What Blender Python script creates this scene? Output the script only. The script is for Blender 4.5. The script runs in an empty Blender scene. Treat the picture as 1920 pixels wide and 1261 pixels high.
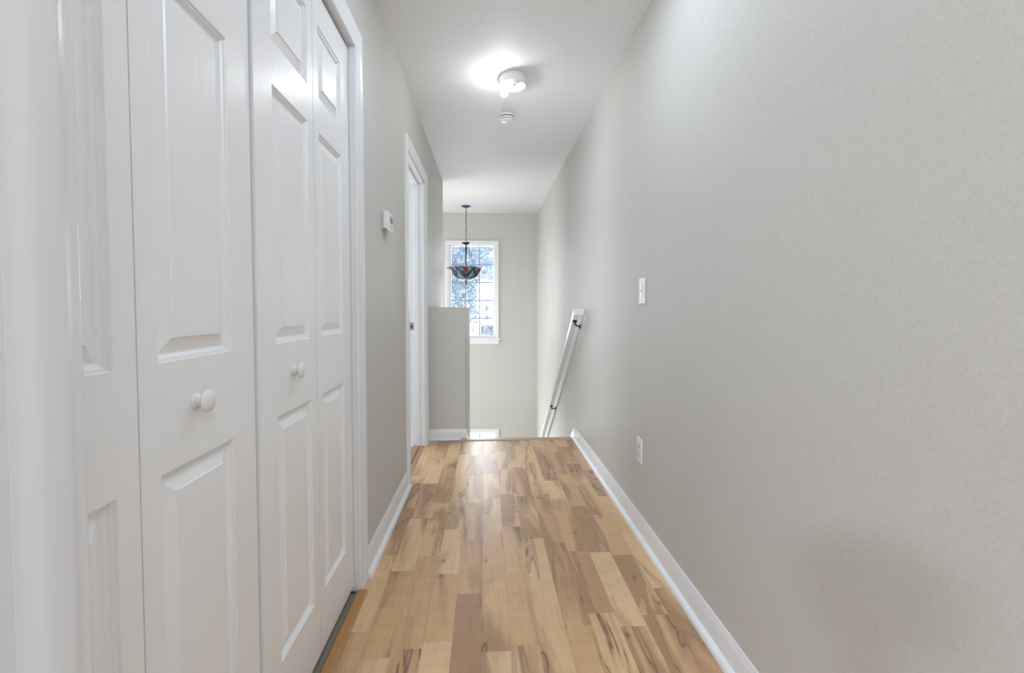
import bpy, bmesh, math, random
from mathutils import Vector, Matrix
random.seed(7)
C = bpy.context.scene.collection
PI = math.pi

# ------------------------------------------------------------------ dimensions (metres)
CAM_H = 1.077
CEIL = 2.44
XR = 0.729            # right wall face
XL = -0.490           # left wall face
WT = 0.115            # wall thickness
Y0 = 0.345            # hall side of the near end wall
YNOSE = 3.74          # where the floor ends at the stair
YFAR = 6.725          # far wall face
ZLOW = -1.56          # stair landing level

def taper(y):         # the left wall closes in very slightly towards the stair
    return max(0.0, 0.0060 * (y - 1.9))

# ------------------------------------------------------------------ scene graph helpers
def tag(o, label=None, cat=None, group=None, kind=None):
    if label: o['label'] = label
    if cat: o['category'] = cat
    if group: o['group'] = group
    if kind: o['kind'] = kind
    return o

def obj(name, bm, mat, parent=None, smooth=False, bevel=0.0, seg=2, recalc=True):
    if recalc:
        bmesh.ops.recalc_face_normals(bm, faces=bm.faces[:])
    me = bpy.data.meshes.new(name)
    bm.to_mesh(me); bm.free()
    mats = mat if isinstance(mat, (list, tuple)) else [mat]
    for m in mats: me.materials.append(m)
    o = bpy.data.objects.new(name, me); C.objects.link(o)
    if parent is not None: o.parent = parent
    if smooth:
        for p in me.polygons: p.use_smooth = True
        try: me.set_sharp_from_angle(angle=math.radians(38))
        except Exception: pass
    if bevel > 0:
        b = o.modifiers.new('bevel', 'BEVEL'); b.width = bevel; b.segments = seg
        b.limit_method = 'ANGLE'; b.angle_limit = math.radians(40)
    return o

def empty(name, loc, rz=0.0):
    o = bpy.data.objects.new(name, None); C.objects.link(o)
    o.location = loc; o.rotation_euler = (0, 0, rz); o.empty_display_size = 0.05
    return o

def box(bm, x0, x1, y0, y1, z0, z1, mi=0):
    vs = [bm.verts.new((x, y, z)) for z in (z0, z1) for y in (y0, y1) for x in (x0, x1)]
    for f in ((0,2,3,1),(4,5,7,6),(0,1,5,4),(2,6,7,3),(0,4,6,2),(1,3,7,5)):
        fc = bm.faces.new([vs[i] for i in f]); fc.material_index = mi
    return vs

def frame_of(d):
    d = d.normalized()
    a = Vector((0,0,1)) if abs(d.z) < 0.9 else Vector((1,0,0))
    u = d.cross(a).normalized(); v = u.cross(d).normalized()
    return u, v

def tube(bm, pts, r, n=10, cap=True):
    pts = [Vector(p) for p in pts]
    rs = r if isinstance(r, (list, tuple)) else [r]*len(pts)
    rings = []
    u = v = None
    for i, p in enumerate(pts):
        d = (pts[min(i+1, len(pts)-1)] - pts[max(i-1, 0)])
        if u is None: u, v = frame_of(d)
        else:
            dn = d.normalized(); u = (u - dn*u.dot(dn)).normalized(); v = dn.cross(u).normalized()
        rings.append([bm.verts.new(p + (u*math.cos(2*PI*k/n) + v*math.sin(2*PI*k/n))*rs[i]) for k in range(n)])
    for a, b in zip(rings, rings[1:]):
        for k in range(n):
            bm.faces.new((a[k], a[(k+1)%n], b[(k+1)%n], b[k]))
    if cap:
        bm.faces.new(rings[0][::-1]); bm.faces.new(rings[-1])

def lathe(bm, prof, origin=(0,0,0), axis='Z', n=32, ripple=None):
    """prof: (radius, height) pairs; axis Z or X (X lathe points to +X)."""
    O = Vector(origin); rings = []
    for i, (r, h) in enumerate(prof):
        if r < 1e-6:
            p = Vector((0,0,h)) if axis == 'Z' else (Vector((h,0,0)) if axis == 'X' else Vector((0,h,0)))
            rings.append([bm.verts.new(O + p)])
        else:
            ring = []
            for k in range(n):
                t = 2*PI*k/n
                rr, hh = (r, h) if ripple is None else ripple(i, r, h, t)
                if axis == 'Z': p = Vector((rr*math.cos(t), rr*math.sin(t), hh))
                elif axis == 'X': p = Vector((hh, rr*math.cos(t), rr*math.sin(t)))
                else: p = Vector((rr*math.cos(t), hh, rr*math.sin(t)))
                ring.append(bm.verts.new(O + p))
            rings.append(ring)
    for a, b in zip(rings, rings[1:]):
        if len(a) == 1 and len(b) == 1: continue
        for k in range(n):
            k2 = (k+1) % n
            if len(a) == 1: bm.faces.new((a[0], b[k], b[k2]))
            elif len(b) == 1: bm.faces.new((a[k], a[k2], b[0]))
            else: bm.faces.new((a[k], a[k2], b[k2], b[k]))

def sweep(bm, path, outs, prof, to3d, closed_path=False):
    """profile (w, d) swept along a 2D path; outs = mitred outward vector at every path point."""
    rings = []
    for (a, b), (oa, ob) in zip(path, outs):
        rings.append([bm.verts.new(to3d(a + oa*w, b + ob*w, d)) for w, d in prof])
    m = len(prof)
    pairs = list(zip(rings, rings[1:])) + ([(rings[-1], rings[0])] if closed_path else [])
    for A, B in pairs:
        for k in range(m):
            bm.faces.new((A[k], A[(k+1)%m], B[(k+1)%m], B[k]))
    if not closed_path:
        bm.faces.new(rings[0][::-1]); bm.faces.new(rings[-1])

def warp_left(bm):
    for v in bm.verts: v.co.x += taper(v.co.y)

# ------------------------------------------------------------------ material helpers
class N:
    def __init__(s, name):
        s.m = bpy.data.materials.new(name); s.m.use_nodes = True
        s.t = s.m.node_tree; s.t.nodes.clear()
        s.out = s.t.nodes.new('ShaderNodeOutputMaterial')
    def new(s, ty, **k):
        n = s.t.nodes.new(ty)
        for a, b in k.items(): setattr(n, a, b)
        return n
    def put(s, sock, v):
        if hasattr(v, 'is_output') or isinstance(v, bpy.types.NodeSocket): s.t.links.new(v, sock)
        elif v is not None: sock.default_value = v
    def math(s, op, a, b=None, c=None, clamp=False):
        n = s.new('ShaderNodeMath', operation=op); n.use_clamp = clamp
        for i, v in enumerate((a, b, c)): s.put(n.inputs[i], v)
        return n.outputs[0]
    def ramp(s, fac, stops, interp='LINEAR'):
        n = s.new('ShaderNodeValToRGB'); s.put(n.inputs[0], fac)
        cr = n.color_ramp; cr.interpolation = interp
        while len(cr.elements) < len(stops): cr.elements.new(0.5)
        for e, (p, c) in zip(cr.elements, stops):
            e.position = p; e.color = (*c, 1) if len(c) == 3 else c
        return n.outputs[0]
    def mix(s, fac, a, b, mode='MIX'):
        n = s.new('ShaderNodeMix', data_type='RGBA', blend_type=mode)
        s.put(n.inputs[0], fac)
        for i, v in ((6, a), (7, b)):
            s.put(n.inputs[i], (*v, 1) if isinstance(v, tuple) and len(v) == 3 else v)
        return n.outputs[2]
    def co(s):
        return s.new('ShaderNodeTexCoord').outputs['Object']
    def sep(s, v):
        n = s.new('ShaderNodeSeparateXYZ'); s.put(n.inputs[0], v); return n.outputs
    def comb(s, x, y, z):
        n = s.new('ShaderNodeCombineXYZ')
        for i, v in enumerate((x, y, z)): s.put(n.inputs[i], v)
        return n.outputs[0]
    def scale(s, v, sc):
        n = s.new('ShaderNodeMapping'); s.put(n.inputs[0], v); n.inputs['Scale'].default_value = sc
        return n.outputs[0]
    def noise(s, v, scale=5, detail=2, rough=0.5, dist=0.0):
        n = s.new('ShaderNodeTexNoise'); s.put(n.inputs['Vector'], v)
        n.inputs['Scale'].default_value = scale; n.inputs['Detail'].default_value = detail
        n.inputs['Roughness'].default_value = rough; n.inputs['Distortion'].default_value = dist
        return n.outputs[0]
    def white(s, v, dim='2D'):
        n = s.new('ShaderNodeTexWhiteNoise', noise_dimensions=dim)
        s.put(n.inputs['W' if dim == '1D' else 'Vector'], v); return n.outputs
    def bump(s, h, strength=0.2, dist=0.002):
        n = s.new('ShaderNodeBump'); s.put(n.inputs['Height'], h)
        n.inputs['Strength'].default_value = strength; n.inputs['Distance'].default_value = dist
        return n.outputs[0]
    def bsdf(s, color, rough=0.5, normal=None, spec=0.5, metal=0.0, coat=0.0, coat_rough=0.1, trans=0.0):
        n = s.new('ShaderNodeBsdfPrincipled')
        s.put(n.inputs['Base Color'], (*color, 1) if isinstance(color, tuple) and len(color) == 3 else color)
        s.put(n.inputs['Roughness'], rough); n.inputs['Metallic'].default_value = metal
        n.inputs['Specular IOR Level'].default_value = spec
        n.inputs['Coat Weight'].default_value = coat; n.inputs['Coat Roughness'].default_value = coat_rough
        n.inputs['Transmission Weight'].default_value = trans
        if normal is not None: s.put(n.inputs['Normal'], normal)
        return n
    def done(s, sh):
        s.t.links.new(sh if isinstance(sh, bpy.types.NodeSocket) else sh.outputs[0], s.out.inputs[0]); return s.m

def simple(name, col, rough=0.5, spec=0.5, metal=0.0, bump_scale=0, bump_str=0.1):
    n = N(name); nm = None
    v = n.noise(n.co(), scale=bump_scale or 60, detail=3)
    if bump_scale: nm = n.bump(v, bump_str, 0.001)
    c = n.mix(v, tuple(x*0.985 for x in col), tuple(min(1, x*1.015) for x in col))
    return n.done(n.bsdf(c, rough, nm, spec, metal))

def wall_paint(name, col):
    n = N(name); co = n.co()
    a = n.noise(co, 190, 3, 0.6); b = n.noise(co, 60, 2)
    h = n.math('ADD', a, n.math('MULTIPLY', b, 0.4))
    broad = n.noise(co, 1.3, 2)
    fine = n.ramp(a, [(0.30, (0.94,)*3), (0.70, (1.04,)*3)])
    c = n.mix(1.0, n.mix(broad, tuple(x*0.99 for x in col), tuple(x*1.01 for x in col)), fine, 'MULTIPLY')
    return n.done(n.bsdf(c, 0.62, n.bump(h, 0.25, 0.0012), 0.35))

GREIGE = (0.655, 0.644, 0.608)
M_wall = wall_paint('greige_wall_paint', GREIGE)
M_ceil = wall_paint('white_ceiling_paint', (0.87, 0.87, 0.875))
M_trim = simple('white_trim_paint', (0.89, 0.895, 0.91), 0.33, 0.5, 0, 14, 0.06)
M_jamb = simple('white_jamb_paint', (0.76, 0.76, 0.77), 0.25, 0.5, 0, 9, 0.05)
M_plastic = simple('white_plastic', (0.86, 0.86, 0.85), 0.35)
M_plastic_grey = simple('pale_grey_plastic', (0.70, 0.70, 0.70), 0.4)
M_dark = simple('dark_slot', (0.05, 0.05, 0.05), 0.6)
M_lcd = simple('grey_display', (0.20, 0.21, 0.21), 0.25)
M_bronze = simple('dark_bronze', (0.060, 0.058, 0.065), 0.38, 0.5, 0.6)
M_canopy = simple('blue_bronze', (0.085, 0.075, 0.20), 0.4, 0.5, 0.3)
M_bracket = simple('black_bracket_metal', (0.05, 0.055, 0.05), 0.4, 0.5, 0.5)
M_nickel = simple('brushed_nickel', (0.42, 0.41, 0.40), 0.35, 0.5, 0.9)
M_carpet = simple('beige_carpet', (0.66, 0.62, 0.55), 0.95, 0.1, 0, 260, 0.8)
M_muntin = simple('glare_tinted_grille', (0.32, 0.38, 0.55), 0.5)  # bars tinted blue-grey to stand for the outside glare
M_vinyl = simple('white_vinyl_frame', (0.88, 0.87, 0.87), 0.35)
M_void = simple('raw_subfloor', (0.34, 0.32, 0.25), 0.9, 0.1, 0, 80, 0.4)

def door_material():
    n = N('white_embossed_door'); co = n.co()
    s = n.sep(co)
    # cathedral grain: rings of a slowly bending field, stretched upright
    warp = n.noise(n.scale(co, (1, 4.0, 1.1)), 2.2, 2, 0.5)
    fld = n.math('ADD', n.math('MULTIPLY', warp, 26.0), n.math('MULTIPLY', s[1], 20.0))
    rings = n.math('POWER', n.math('ABSOLUTE', n.math('SINE', n.math('MULTIPLY', fld, 2.2))), 5.0)
    fine = n.noise(n.scale(co, (1, 260, 7)), 1.0, 3, 0.6)
    mask = n.noise(n.scale(co, (1, 5, 3)), 1.6, 2)
    h = n.math('ADD', n.math('MULTIPLY', rings, n.math('MULTIPLY', mask, 0.9)), n.math('MULTIPLY', fine, 0.9))
    return n.done(n.bsdf((0.93, 0.93, 0.94), 0.29, n.bump(h, 0.30, 0.0009), 0.85))
M_door = door_material()

def floor_material(name='maple_strip_laminate'):
    n = N(name); co = n.co(); s = n.sep(co)
    W = 0.0937
    xs = n.math('DIVIDE', n.math('ADD', s[0], 0.020 + 40*W), W)
    row = n.math('FLOOR', xs); fx = n.math('FRACT', xs)
    rr = n.white(row, '1D')[0]
    L = n.math('ADD', n.math('MULTIPLY', rr, 0.22), 0.36)
    ys = n.math('ADD', n.math('DIVIDE', n.math('ADD', s[1], 20.0), L), n.math('MULTIPLY', rr, 9.37))
    col = n.math('FLOOR', ys); fy = n.math('FRACT', ys)
    w = n.white(n.comb(row, col, 0.0), '2D')
    rnd = n.sep(w[1]); r, g, b = rnd[0], rnd[1], rnd[2]
    # long soft heartwood bands inside each strip
    gx = n.math('ADD', n.math('MULTIPLY', s[0], 9.0), n.math('MULTIPLY', r, 71.0))
    gy = n.math('ADD', n.math('MULTIPLY', s[1], 1.15), n.math('MULTIPLY', g, 53.0))
    band = n.noise(n.comb(gx, gy, n.math('MULTIPLY', b, 31.0)), 1.0, 3, 0.55, 0.7)
    fine = n.noise(n.comb(n.math('MULTIPLY', s[0], 150.0), n.math('MULTIPLY', s[1], 5.0), n.math('MULTIPLY', r, 9.0)), 1.0, 3, 0.6)
    cross = n.noise(n.comb(n.math('MULTIPLY', s[0], 9.0), n.math('MULTIPLY', s[1], 26.0), n.math('MULTIPLY', g, 40.0)), 1.0, 2, 0.5)
    base = n.ramp(r, [(0.0, (0.81, 0.565, 0.320)), (0.35, (0.77, 0.515, 0.275)), (0.62, (0.67, 0.415, 0.212)),
                      (0.82, (0.76, 0.500, 0.262)), (1.0, (0.54, 0.315, 0.160))])
    # heartwood
    hm = n.ramp(n.math('ADD', band, n.math('MULTIPLY', n.math('SUBTRACT', b, 0.5), 0.20)),
                [(0.455, (0, 0, 0)), (0.60, (1, 1, 1))])
    c = n.mix(n.math('MULTIPLY', hm, 0.80), base, (0.40, 0.222, 0.122))
    # thin dark mineral lines along the edge of the heartwood
    line = n.ramp(n.math('ABSOLUTE', n.math('SUBTRACT', band, 0.565)), [(0.0, (1, 1, 1)), (0.016, (0, 0, 0))])
    lm = n.math('MULTIPLY', line, n.ramp(g, [(0.25, (0, 0, 0)), (0.70, (0.80,)*3)]))
    c = n.mix(lm, c, (0.13, 0.062, 0.036))
    # knots
    vor = n.new('ShaderNodeTexVoronoi', voronoi_dimensions='2D', feature='F1')
    n.put(vor.inputs['Vector'], n.comb(n.math('MULTIPLY', s[0], 1.5), s[1], 0.0)); vor.inputs['Scale'].default_value = 4.2
    kn = n.ramp(vor.outputs['Distance'], [(0.0, (1, 1, 1)), (0.03, (0.5,)*3), (0.085, (0, 0, 0))])
    kk = n.sep(vor.outputs['Color'])
    kn = n.math('MULTIPLY', kn, n.math('GREATER_THAN', kk[0], 0.62))
    c = n.mix(n.math('MULTIPLY', kn, 0.85), c, (0.10, 0.050, 0.028))
    c = n.mix(1.0, c, n.ramp(fine, [(0.25, (0.90,)*3), (0.75, (1.08,)*3)]), 'MULTIPLY')
    c = n.mix(1.0, c, n.ramp(cross, [(0.3, (0.94,)*3), (0.7, (1.04,)*3)]), 'MULTIPLY')
    # joints
    ex = n.math('MINIMUM', fx, n.math('SUBTRACT', 1.0, fx))
    ey = n.math('MULTIPLY', n.math('MINIMUM', fy, n.math('SUBTRACT', 1.0, fy)), n.math('DIVIDE', L, W))
    e = n.math('MINIMUM', ex, ey)
    j = n.ramp(e, [(0.0, (1, 1, 1)), (0.014, (0, 0, 0))])
    c = n.mix(n.math('MULTIPLY', j, 0.28), c, (0.20, 0.10, 0.05))
    rough = n.math('ADD', 0.31, n.math('MULTIPLY', fine, 0.10))
    return n.done(n.bsdf(c, rough, n.bump(n.math('SUBTRACT', fine, n.math('MULTIPLY', j, 1.5)), 0.05, 0.0006), 0.7))
M_floor = floor_material()

def wood_strip(name, col, dark):
    n = N(name); co = n.co()
    g = n.noise(n.scale(co, (60, 3, 60)), 1.0, 3, 0.6, 0.4)
    return n.done(n.bsdf(n.mix(g, dark, col), 0.35, n.bump(g, 0.05, 0.001)))
M_nosing = wood_strip('pale_maple_nosing', (0.66, 0.47, 0.31), (0.56, 0.37, 0.22))
M_reducer = wood_strip('orange_reducer_strip', (0.52, 0.28, 0.105), (0.40, 0.195, 0.07))
M_threshold = wood_strip('reddish_threshold', (0.46, 0.26, 0.18), (0.36, 0.19, 0.12))

def glass_pane():
    n = N('window_glass')
    tr = n.new('ShaderNodeBsdfTransparent'); tr.inputs[0].default_value = (0.97, 0.98, 1, 1)
    gl = n.new('ShaderNodeBsdfGlossy'); gl.inputs['Roughness'].default_value = 0.03
    mx = n.new('ShaderNodeMixShader'); mx.inputs[0].default_value = 0.05
    n.t.links.new(tr.outputs[0], mx.inputs[1]); n.t.links.new(gl.outputs[0], mx.inputs[2])
    return n.done(mx.outputs[0])
M_glass = glass_pane()

def bulb_material():
    n = N('glowing_bulb'); e = n.new('ShaderNodeEmission')
    e.inputs[0].default_value = (0.97, 0.99, 1.0, 1); e.inputs[1].default_value = BULB
    return n.done(e)
BULB = 36.0
M_bulb = bulb_material()

# ================================================================== THE SETTING
def struct(name, bm, m, label, cat, **k):
    return tag(obj(name, bm, m, **k), label, cat, kind='structure')

# floor: the planks of the hall, running on into the room the photograph was taken from
bm = bmesh.new()
box(bm, -0.490, XR, Y0, YNOSE, -0.20, 0.0)
box(bm, -2.2, XR, -6.0, Y0, -0.20, 0.0)
struct('floor', bm, M_floor, 'light maple strip laminate floor of the narrow hall', 'floor')

# ceiling
bm = bmesh.new()
box(bm, -2.3, XR + WT, -6.1, YFAR + 0.15, CEIL, CEIL + 0.1)
struct('ceiling', bm, M_ceil, 'plain white ceiling over the hall and the stairwell', 'ceiling')

# right wall
bm = bmesh.new()
box(bm, XR, XR + WT, -6.1, YFAR, ZLOW - 0.1, CEIL)
struct('wall_right', bm, M_wall, 'long plain greige wall on the right of the hall', 'wall')

# left wall, with the closet opening and the doorway
CY0, CY1, CZ = 0.352, 1.772, 2.050
DY0, DY1, DZ = 2.860, 3.640, 2.045
WEND = 5.06
bm = bmesh.new()
xa, xb = XL - WT, XL
box(bm, xa, xb, CY0, CY1, CZ, CEIL)
box(bm, xa, xb, CY1, DY0, -0.02, CEIL)
box(bm, xa, xb, DY0, DY1, DZ, CEIL)
box(bm, xa, xb, DY1, WEND, -0.02, CEIL)
warp_left(bm)
struct('wall_left', bm, M_wall, 'greige wall on the left with closet opening and doorway', 'wall')

# far wall with two windows (upper one in view, lower one just above the nosing)
WX0, WX1, WZ0, WZ1 = -0.540, 0.122, 0.640, 1.992
VX0, VX1, VZ0, VZ1 = -0.540, 0.122, -1.45, -0.735
bm = bmesh.new()
fx0, fx1 = -1.8, XR + WT
ya, yb = YFAR, YFAR + 0.15
box(bm, fx0, WX0, ya, yb, ZLOW - 0.1, CEIL)
box(bm, WX1, fx1, ya, yb, ZLOW - 0.1, CEIL)
box(bm, WX0, WX1, ya, yb, WZ1, CEIL)
box(bm, WX0, WX1, ya, yb, VZ1, WZ0)
box(bm, WX0, WX1, ya, yb, ZLOW - 0.1, VZ0)
struct('wall_far', bm, M_wall, 'greige end wall of the stairwell around the tall window', 'wall')

# boxed half wall at the head of the stair
HX, HY0, HY1, HZ = -0.177, 3.784, 4.79, 1.083
bm = bmesh.new()
box(bm, XL + taper(HY0) + 0.001, HX, HY0, HY1, ZLOW - 0.1, HZ)
struct('wall_half', bm, M_wall, 'waist-high greige half wall beside the head of the stair', 'wall', bevel=0.004)

# rest of the stairwell behind the half wall
bm = bmesh.new()
box(bm, -1.8, XL - WT, WEND - 0.1, WEND, ZLOW - 0.1, CEIL)
box(bm, XL - WT, XL + taper(HY1), HY1, WEND, ZLOW - 0.1, -0.02)
struct('wall_stairwell', bm, M_wall, 'greige wall closing the stairwell behind the doorway wall', 'wall')
bm = bmesh.new()
box(bm, -1.9, -1.8, WEND - 0.1, YFAR + 0.15, ZLOW - 0.1, CEIL)
struct('wall_stairwell_left', bm, M_wall, 'greige left side wall of the stairwell', 'wall')

# near end wall: the doorway the photograph was taken through
JX0, JX1 = -0.285, 0.505
JY0, JY1 = 0.232, 0.345
bm = bmesh.new()
box(bm, -2.3, JX0 - 0.02, JY0, JY1, 0, CEIL)
struct('wall_near', bm, M_wall, 'greige wall stub at the near end of the closet', 'wall')

root = tag(empty('door_3', (JX0, JY0, 0)), 'white painted door frame close up at the left edge', 'door frame', kind='structure')
def strip_profile(prof, z0, z1, back):
    bm = bmesh.new()
    pts = prof + [(prof[-1][0], back), (prof[0][0], back)]
    A = [bm.verts.new((x, y, z0)) for y, x in pts]; B = [bm.verts.new((x, y, z1)) for y, x in pts]
    bm.faces.new(A); bm.faces.new(B[::-1])
    for k in range(len(pts)): bm.faces.new((A[k], A[(k+1)%len(pts)], B[(k+1)%len(pts)], B[k]))
    return bm
jw = JY1 - JY0
prof = [(0.0, 0.0)] + [(jw - 0.004 + 0.004*math.sin(a*PI/12), -0.004 + 0.004*math.cos(a*PI/12)) for a in range(7)]
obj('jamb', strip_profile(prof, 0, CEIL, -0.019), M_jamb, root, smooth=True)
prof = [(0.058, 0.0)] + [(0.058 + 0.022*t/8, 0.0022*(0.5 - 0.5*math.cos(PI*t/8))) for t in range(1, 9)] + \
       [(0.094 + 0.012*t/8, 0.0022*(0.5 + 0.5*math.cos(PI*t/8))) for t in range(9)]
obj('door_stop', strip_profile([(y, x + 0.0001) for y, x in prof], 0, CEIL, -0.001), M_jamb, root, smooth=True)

# room behind the camera (not in view; added fill light in it reaches the hall)
bm = bmesh.new()
box(bm, -2.3, -2.2, -6.1, JY0, 0, CEIL)
box(bm, -2.2, XR, -6.1, -6.0, 0, CEIL)
struct('wall_back', bm, M_wall, 'greige walls of the room behind the doorway', 'wall')

# room through the doorway on the left
bm = bmesh.new()
box(bm, -1.9, XL - WT + 0.005, 2.3, WEND - 0.105, -0.12, -0.012)
struct('floor_side_room', bm, M_carpet, 'beige carpet of the room through the left doorway', 'floor')
bm = bmesh.new()
box(bm, -2.0, -1.9, 2.2, WEND - 0.1, 0, CEIL)
box(bm, -1.9, XL - WT, 2.2, 2.3, 0, CEIL)
struct('wall_side_room', bm, M_wall, 'greige walls of the room through the left doorway', 'wall')

# closet interior
bm = bmesh.new()
box(bm, -1.15, -1.10, 0.35, 2.2, 0, CEIL)
box(bm, -1.10, XL - WT, 1.95, 2.0, 0, CEIL)
struct('wall_closet', bm, M_wall, 'greige inside walls of the closet behind the folding doors', 'wall')
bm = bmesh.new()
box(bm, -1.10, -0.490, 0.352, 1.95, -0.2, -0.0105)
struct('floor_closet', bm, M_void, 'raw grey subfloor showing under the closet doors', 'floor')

# ------------------------------------------------------------------ casings, baseboards and other trim
CAS = [(0.0, 0.0), (0.0, 0.010), (0.003, 0.0125), (0.012, 0.013), (0.016, 0.0105), (0.020, 0.0105), (0.030, 0.014),
       (0.038, 0.0175), (0.046, 0.019), (0.050, 0.0165), (0.054, 0.0165), (0.060, 0.019), (0.068, 0.0185), (0.072, 0.014), (0.072, 0.0)]
def left_casing(bm, y0, y1, z, w=1.0):
    path = [(y0, 0.0), (y0, z), (y1, z), (y1, 0.0)]
    outs = [(-1, 0), (-1, 1), (1, 1), (1, 0)]
    sweep(bm, path, outs, [(a*w, d) for a, d in CAS], lambda a, b, d: Vector((XL + taper(a) + d, a, b)))

# closet casing: head and right leg (its left leg is hidden behind the near wall)
bm = bmesh.new()
path = [(CY0, CZ - 0.013), (CY1 - 0.008, CZ - 0.013), (CY1 - 0.008, 0.0)]
sweep(bm, path, [(0, 1), (1, 1), (1, 0)], CAS, lambda a, b, d: Vector((XL + taper(a) + d, a, b)))
struct('trim_1', bm, M_trim, 'white moulded casing around the folding closet doors', 'door casing', smooth=True)
bm = bmesh.new()                                   # jamb lining of the closet
box(bm, XL - 0.09, XL - 0.0005, CY1 - 0.013, CY1 - 0.0005, 0.0, CZ - 0.0005)
box(bm, XL - 0.09, XL - 0.0005, CY0 + 0.001, CY1 - 0.013, CZ - 0.013, CZ - 0.0005)
struct('trim_2', bm, M_trim, 'white jamb lining inside the closet opening', 'jamb')

root = tag(empty('door_4', (XL, DY0, 0)), 'white cased doorway in the left wall by the half wall', 'doorway', kind='structure')
bm = bmesh.new(); left_casing(bm, DY0 + 0.008, DY1 - 0.008, DZ - 0.008)
for v in bm.verts: v.co -= Vector((XL, DY0, 0))
obj('casing', bm, M_trim, root, smooth=True)
bm = bmesh.new()
jt = taper(DY1)
dw = DY1 - DY0
box(bm, -WT - 0.004, jt - 0.002, dw - 0.016, dw - 0.0005, 0, DZ - 0.0005)
box(bm, -WT - 0.004, jt - 0.004, 0.0005, 0.016, 0, DZ - 0.0005)
box(bm, -WT - 0.004, jt - 0.004, 0.016, dw - 0.016, DZ - 0.016, DZ - 0.0005)
obj('jamb', bm, M_trim, root)
bm = bmesh.new()
box(bm, -0.080 + jt, -0.046 + jt, dw - 0.027, dw - 0.016, 0, DZ - 0.027)
box(bm, -0.080 + jt, -0.046 + jt, 0.016, 0.027, 0, DZ - 0.027)
box(bm, -0.080 + jt, -0.046 + jt, 0.016, dw - 0.016, DZ - 0.027, DZ - 0.016)
obj('door_stop', bm, M_trim, root, bevel=0.002)
bm = bmesh.new()
zc = 0.935
box(bm, -0.117 + jt, -0.086 + jt, dw - 0.0178, dw - 0.0155, zc - 0.029, zc + 0.029)
sp = obj('strike_plate', bm, M_nickel, root); sp['label'] = 'brushed nickel strike plate'
bm = bmesh.new()
box(bm, -0.108 + jt, -0.094 + jt, dw - 0.0184, dw - 0.0170, zc - 0.014, zc + 0.010)
obj('latch_hole', bm, M_dark, sp)

# threshold under that doorway
bm = bmesh.new()
box(bm, XL - 0.085, XL - 0.038, DY0 + 0.017, DY1 - 0.017, -0.010, 0.006)
box(bm, XL - 0.036, XL + 0.0, DY0 + 0.001, DY1 - 0.001, -0.020, 0.0)
struct('trim_3', bm, M_threshold, 'reddish wood threshold strip in the left doorway', 'threshold', bevel=0.003)

BASE = [(0.0, 0.0), (0.032, 0.0), (0.032, 0.007), (0.029, 0.014), (0.024, 0.019), (0.017, 0.021), (0.0135, 0.022),
        (0.0135, 0.064), (0.0115, 0.070), (0.0115, 0.074), (0.0095, 0.082), (0.0065, 0.090), (0.0055, 0.096), (0.0, 0.096)]
def base_run(bm, pts, to3d):
    rings = []
    for p in pts: rings.append([bm.verts.new(to3d(p, d, z)) for d, z in BASE])
    m = len(BASE)
    for A, B in zip(rings, rings[1:]):
        for k in range(m): bm.faces.new((A[k], A[(k+1)%m], B[(k+1)%m], B[k]))
    bm.faces.new(rings[0][::-1]); bm.faces.new(rings[-1])
bm = bmesh.new(); base_run(bm, [-5.98, YNOSE + 0.02], lambda p, d, z: Vector((XR - d, p, z)))
struct('baseboard_right', bm, M_trim, 'white baseboard with quarter-round along the right wall', 'baseboard', smooth=True)
bm = bmesh.new(); base_run(bm, [CY1 + 0.068, DY0 - 0.066], lambda p, d, z: Vector((XL + taper(p) + d, p, z)))
struct('baseboard_left', bm, M_trim, 'short white baseboard between closet casing and doorway', 'baseboard', smooth=True)
bm = bmesh.new(); base_run(bm, [XL + taper(3.75) + 0.002, HX], lambda p, d, z: Vector((p, HY0 - d*0.75, z*0.92)))
struct('baseboard_half_wall', bm, M_trim, 'white baseboard across the front of the half wall', 'baseboard', smooth=True)

# sloping skirt boards along the stair
SL = 0.735
def skirt(bm, x0, x1, ya, za, yb):
    zb = za - SL*(yb - ya)
    prof = [(ya, za), (yb, zb), (yb, zb - 0.36), (ya, za - 0.36)]
    A = [bm.verts.new((x0, y, z)) for y, z in prof]; B = [bm.verts.new((x1, y, z)) for y, z in prof]
    bm.faces.new(A); bm.faces.new(B[::-1])
    for k in range(4): bm.faces.new((A[k], A[(k+1)%4], B[(k+1)%4], B[k]))
bm = bmesh.new(); skirt(bm, XR - 0.0150, XR, YNOSE + 0.021, 0.094, 5.75)
struct('trim_4', bm, M_trim, 'white sloping skirt board down the stair on the right wall', 'skirt board')
bm = bmesh.new(); skirt(bm, HX, HX + 0.014, HY0 - 0.0, 0.085, HY1)
struct('trim_5', bm, M_trim, 'white sloping skirt board down the side of the half wall', 'skirt board')

# stair nosing
bm = bmesh.new()
prof = [(YNOSE + 0.001, -0.018), (YNOSE + 0.001, 0.004), (YNOSE + 0.006, 0.0075), (YNOSE + 0.05, 0.0080), (YNOSE + 0.062, 0.004),
        (YNOSE + 0.066, -0.006), (YNOSE + 0.062, -0.018)]
x0, x1 = HX + 0.0005, XR - 0.033
A = [bm.verts.new((x0, y, z)) for y, z in prof]; B = [bm.verts.new((x1, y, z)) for y, z in prof]
bm.faces.new(A); bm.faces.new(B[::-1])
for k in range(len(prof)): bm.faces.new((A[k], A[(k+1)%len(prof)], B[(k+1)%len(prof)], B[k]))
box(bm, -0.215, HX + 0.0005, YNOSE - 0.012, YNOSE + 0.018, 0.0005, 0.021)
struct('trim_6', bm, M_nosing, 'pale wood nosing strip at the top of the stair', 'stair nosing', bevel=0.001)

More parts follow.
